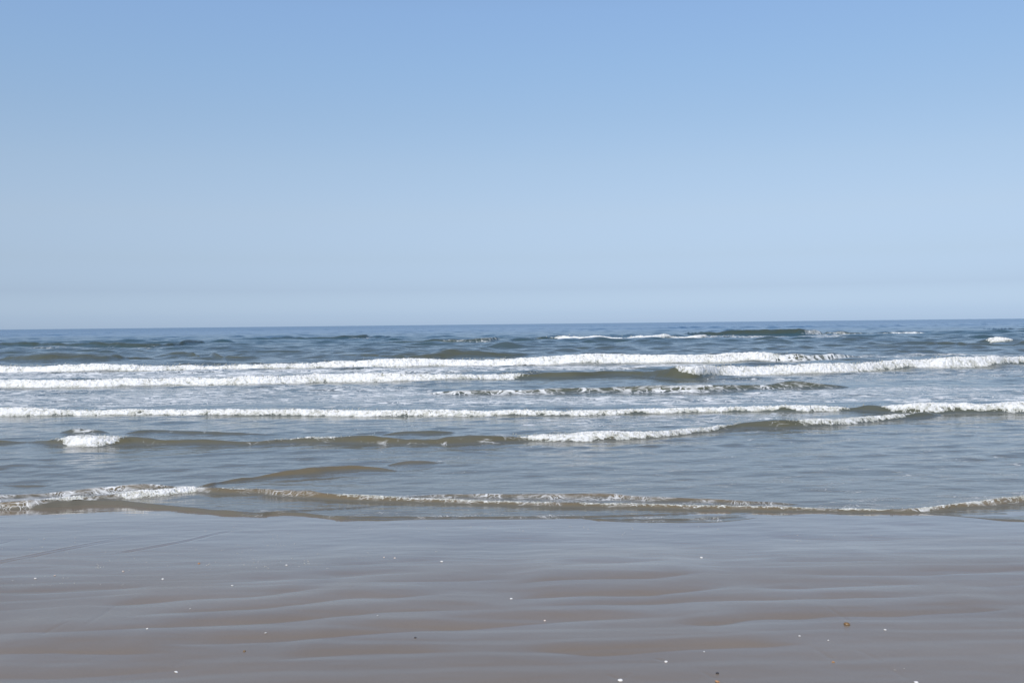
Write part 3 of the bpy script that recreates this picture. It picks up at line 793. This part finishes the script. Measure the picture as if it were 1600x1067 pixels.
def pebble_mesh(size, seed):
    bm = bmesh.new()
    bmesh.ops.create_icosphere(bm, subdivisions=3, radius=size)
    r = np.random.default_rng(seed)
    d = [Vector(r.normal(0, 1, 3)).normalized() for _ in range(5)]
    w = r.uniform(0.05, 0.22, 5)
    for v in bm.verts:
        n = v.co.normalized()
        k = 1 + sum(wi * max(n.dot(di), 0) ** 2 for wi, di in zip(w, d)) - 0.12 * max(n.dot(d[0]), 0)
        v.co = v.co * k
        v.co.z *= 0.55; v.co.y *= 0.8
    for f in bm.faces: f.smooth = True
    me = bpy.data.meshes.new('pebble'); bm.to_mesh(me); bm.free()
    return me

BIG = 'shells lying on the wet sand'
BITS = [  # kind, picture x, y, half width in picture px, material, label
 ('shell', 969, 1061.5, 4.6, SHELL, 'largest white clam shell near the bottom edge, at the tip of two short runnels'),
 ('shell', 1431, 1066, 4.0, SHELL, 'white shell cut by the bottom edge on the right'),
 ('shell', 1041, 1032.5, 2.9, SHELL, 'white shell up and right of the largest shell, with one thin groove'),
 ('shell', 275, 1048.5, 3.3, SHELL, 'bright white shell alone at the bottom left'),
 ('shell', 415.5, 992, 2.5, SHELL, 'small white shell on a brown ridge right of the bottom left shell'),
 ('shell', 690, 879.5, 2.7, SHELL, 'round bright white shell standing alone left of the middle of the sand'),
 ('shell', 1096, 872, 2.5, SHELL, 'flat white shell highest up the sand on the right, near the swash'),
 ('shell', 799, 937, 2.2, SHELL, 'tiny white shell at the very centre of the sand, left end of a ridge'),
 ('shell', 851, 969, 2.1, SHELL_PINK, 'tiny rosy shell below and right of the central tiny shell'),
 ('shell', 254, 907, 2.2, SHELL, 'small bright shell in the thin film of water on the left'),
 ('shell', 56, 904.5, 2.6, SHELL, 'leftmost white shell, in the film of water near the left edge'),
 ('shell', 86, 900, 2.2, SHELL_PINK, 'pale rosy shell just right of the leftmost shell'),
 ('shell', 193, 893.5, 2.1, SHELL_PINK, 'pale shell between the leftmost shells and the small bright one'),
 ('shell', 363, 920, 2.0, SHELL, 'flat white speck of shell above the left ridges'),
 ('shell', 230, 987.5, 1.9, SHELL, 'tiny white shell on the left ridges above the bottom left shell'),
 ('shell', 297, 958, 1.3, SHELL, 'faint speck of shell between two left ridges'),
 ('shell', 1383, 984, 2.3, SHELL, 'small white shell to the right of the brown pebble'),
 ('shell', 1249, 994, 2.1, SHELL, 'small white shell left of and below the brown pebble'),
 ('shell', 1294, 1000, 1.8, SHELL, 'tiny white shell directly below the brown pebble'),
 ('shell', 1100, 1017.5, 1.6, SHELL, 'tiny white shell under the long right ridge'),
 ('shell', 590, 966.5, 1.2, SHELL, 'minute white speck of shell on the central ridge'),
 ('shell', 448, 887, 2.2, SHELL, 'dull white shell in the wet film left of the two central specks'),
 ('shell', 600, 874.5, 1.7, SHELL_PINK, 'left one of two pale specks of shell near the round bright shell'),
 ('shell', 617, 875.5, 1.6, SHELL_PINK, 'right one of two pale specks of shell near the round bright shell'),
 ('shell', 1121, 1064, 4.2, AMBER, 'orange shell fragment at the bottom edge'),
 ('shell', 1302, 1034, 2.8, AMBER, 'small orange shell fragment below the brown pebble'),
 ('shell', 311, 881, 2.3, AMBER, 'orange brown shell bit in the film of water at the left'),
 ('pebble', 1323, 976, 4.9, BROWN, 'rounded brown pebble standing out on the right part of the sand'),
 ('pebble', 649, 998, 1.9, DARK, 'small dark pebble on the sand left of centre'),
 ('pebble', 1121, 1051.5, 2.9, DARK, 'dark pebble just above the orange fragment at the bottom'),
 ('pebble', 382, 1017, 2.2, BROWN, 'tiny brown pebble between the two lower left shells'),
]
for i, (kind, px, py, hw, mat, label) in enumerate(BITS):
    x, y = on_sand(px, py)
    x, y = float(x), float(y)
    size = hw / FPX * y
    me = shell_mesh(size, 40 + i, 0.06 if mat is not AMBER else 0.3) if kind == 'shell' else pebble_mesh(size, 70 + i)
    o = obj('shell' if kind == 'shell' else 'pebble', me, mat)
    o.location = (x, y, sand_z(x, y) + (0.001 if kind == 'shell' else size * 0.2))
    o.rotation_euler = (rng.uniform(-0.25, 0.1), rng.uniform(-0.2, 0.2), rng.uniform(0, 6.28))
    o['label'] = label
    o['category'] = kind
    o['group'] = BIG if kind == 'shell' else 'pebbles lying on the wet sand'

# bubbles and foam flecks adrift in the film of water
def flecks():
    r = np.random.default_rng(99)
    V, F = [], []
    cl = [(155, 885, 10, 3, 14), (325, 884, 6, 3, 6), (480, 882, 10, 4, 10), (415, 890, 14, 2, 8), (90, 846, 90, 30, 26), (300, 880, 160, 25, 34),
          (420, 835, 60, 18, 26), (700, 822, 160, 10, 34), (1000, 826, 160, 10, 22), (500, 870, 200, 20, 26), (100, 905, 100, 12, 16), (1250, 838, 150, 12, 10), (1400, 1046, 30, 3, 4)]
    for cx, cy, sx, sy, n in cl:
        for _ in range(int(n * 0.7)):
            px, py = cx + r.normal(0, sx * 0.6), cy + r.normal(0, sy * 0.6)
            if py < 822 and px > 0: py = 822 + r.uniform(0, 8)
            x, y = on_sand(px, py)
            z = sand_z(float(x), float(y))
            for _b in range(r.integers(1, 4)):
                rad = r.uniform(0.0009, 0.0030)
                ox, oy = float(x) + r.normal(0, 0.008), float(y) + r.normal(0, 0.006)
                b0 = len(V)
                for j in range(4):
                    q = j / 3 * math.pi / 2
                    for k in range(8):
                        t = k * math.pi / 4
                        V.append((ox + rad * 1.5 * math.cos(q) * math.cos(t), oy + rad * math.cos(q) * math.sin(t), z + 0.0005 + rad * 0.8 * math.sin(q)))
                for j in range(3):
                    for k in range(8):
                        F.append((b0 + j * 8 + k, b0 + j * 8 + (k + 1) % 8, b0 + (j + 1) * 8 + (k + 1) % 8, b0 + (j + 1) * 8 + k))
    me = bpy.data.meshes.new('foam_flecks'); me.from_pydata(V, [], F); me.update()
    m = NT('fleck'); m.bsdf(Base_Color=(0.42, 0.41, 0.38, 1), Roughness=0.3)
    o = obj('foam_flecks', me, m.m)
    o['kind'] = 'stuff'
    o['label'] = 'tiny bubbles and flecks of foam scattered over the wet sand'
    o['category'] = 'foam flecks'
flecks()
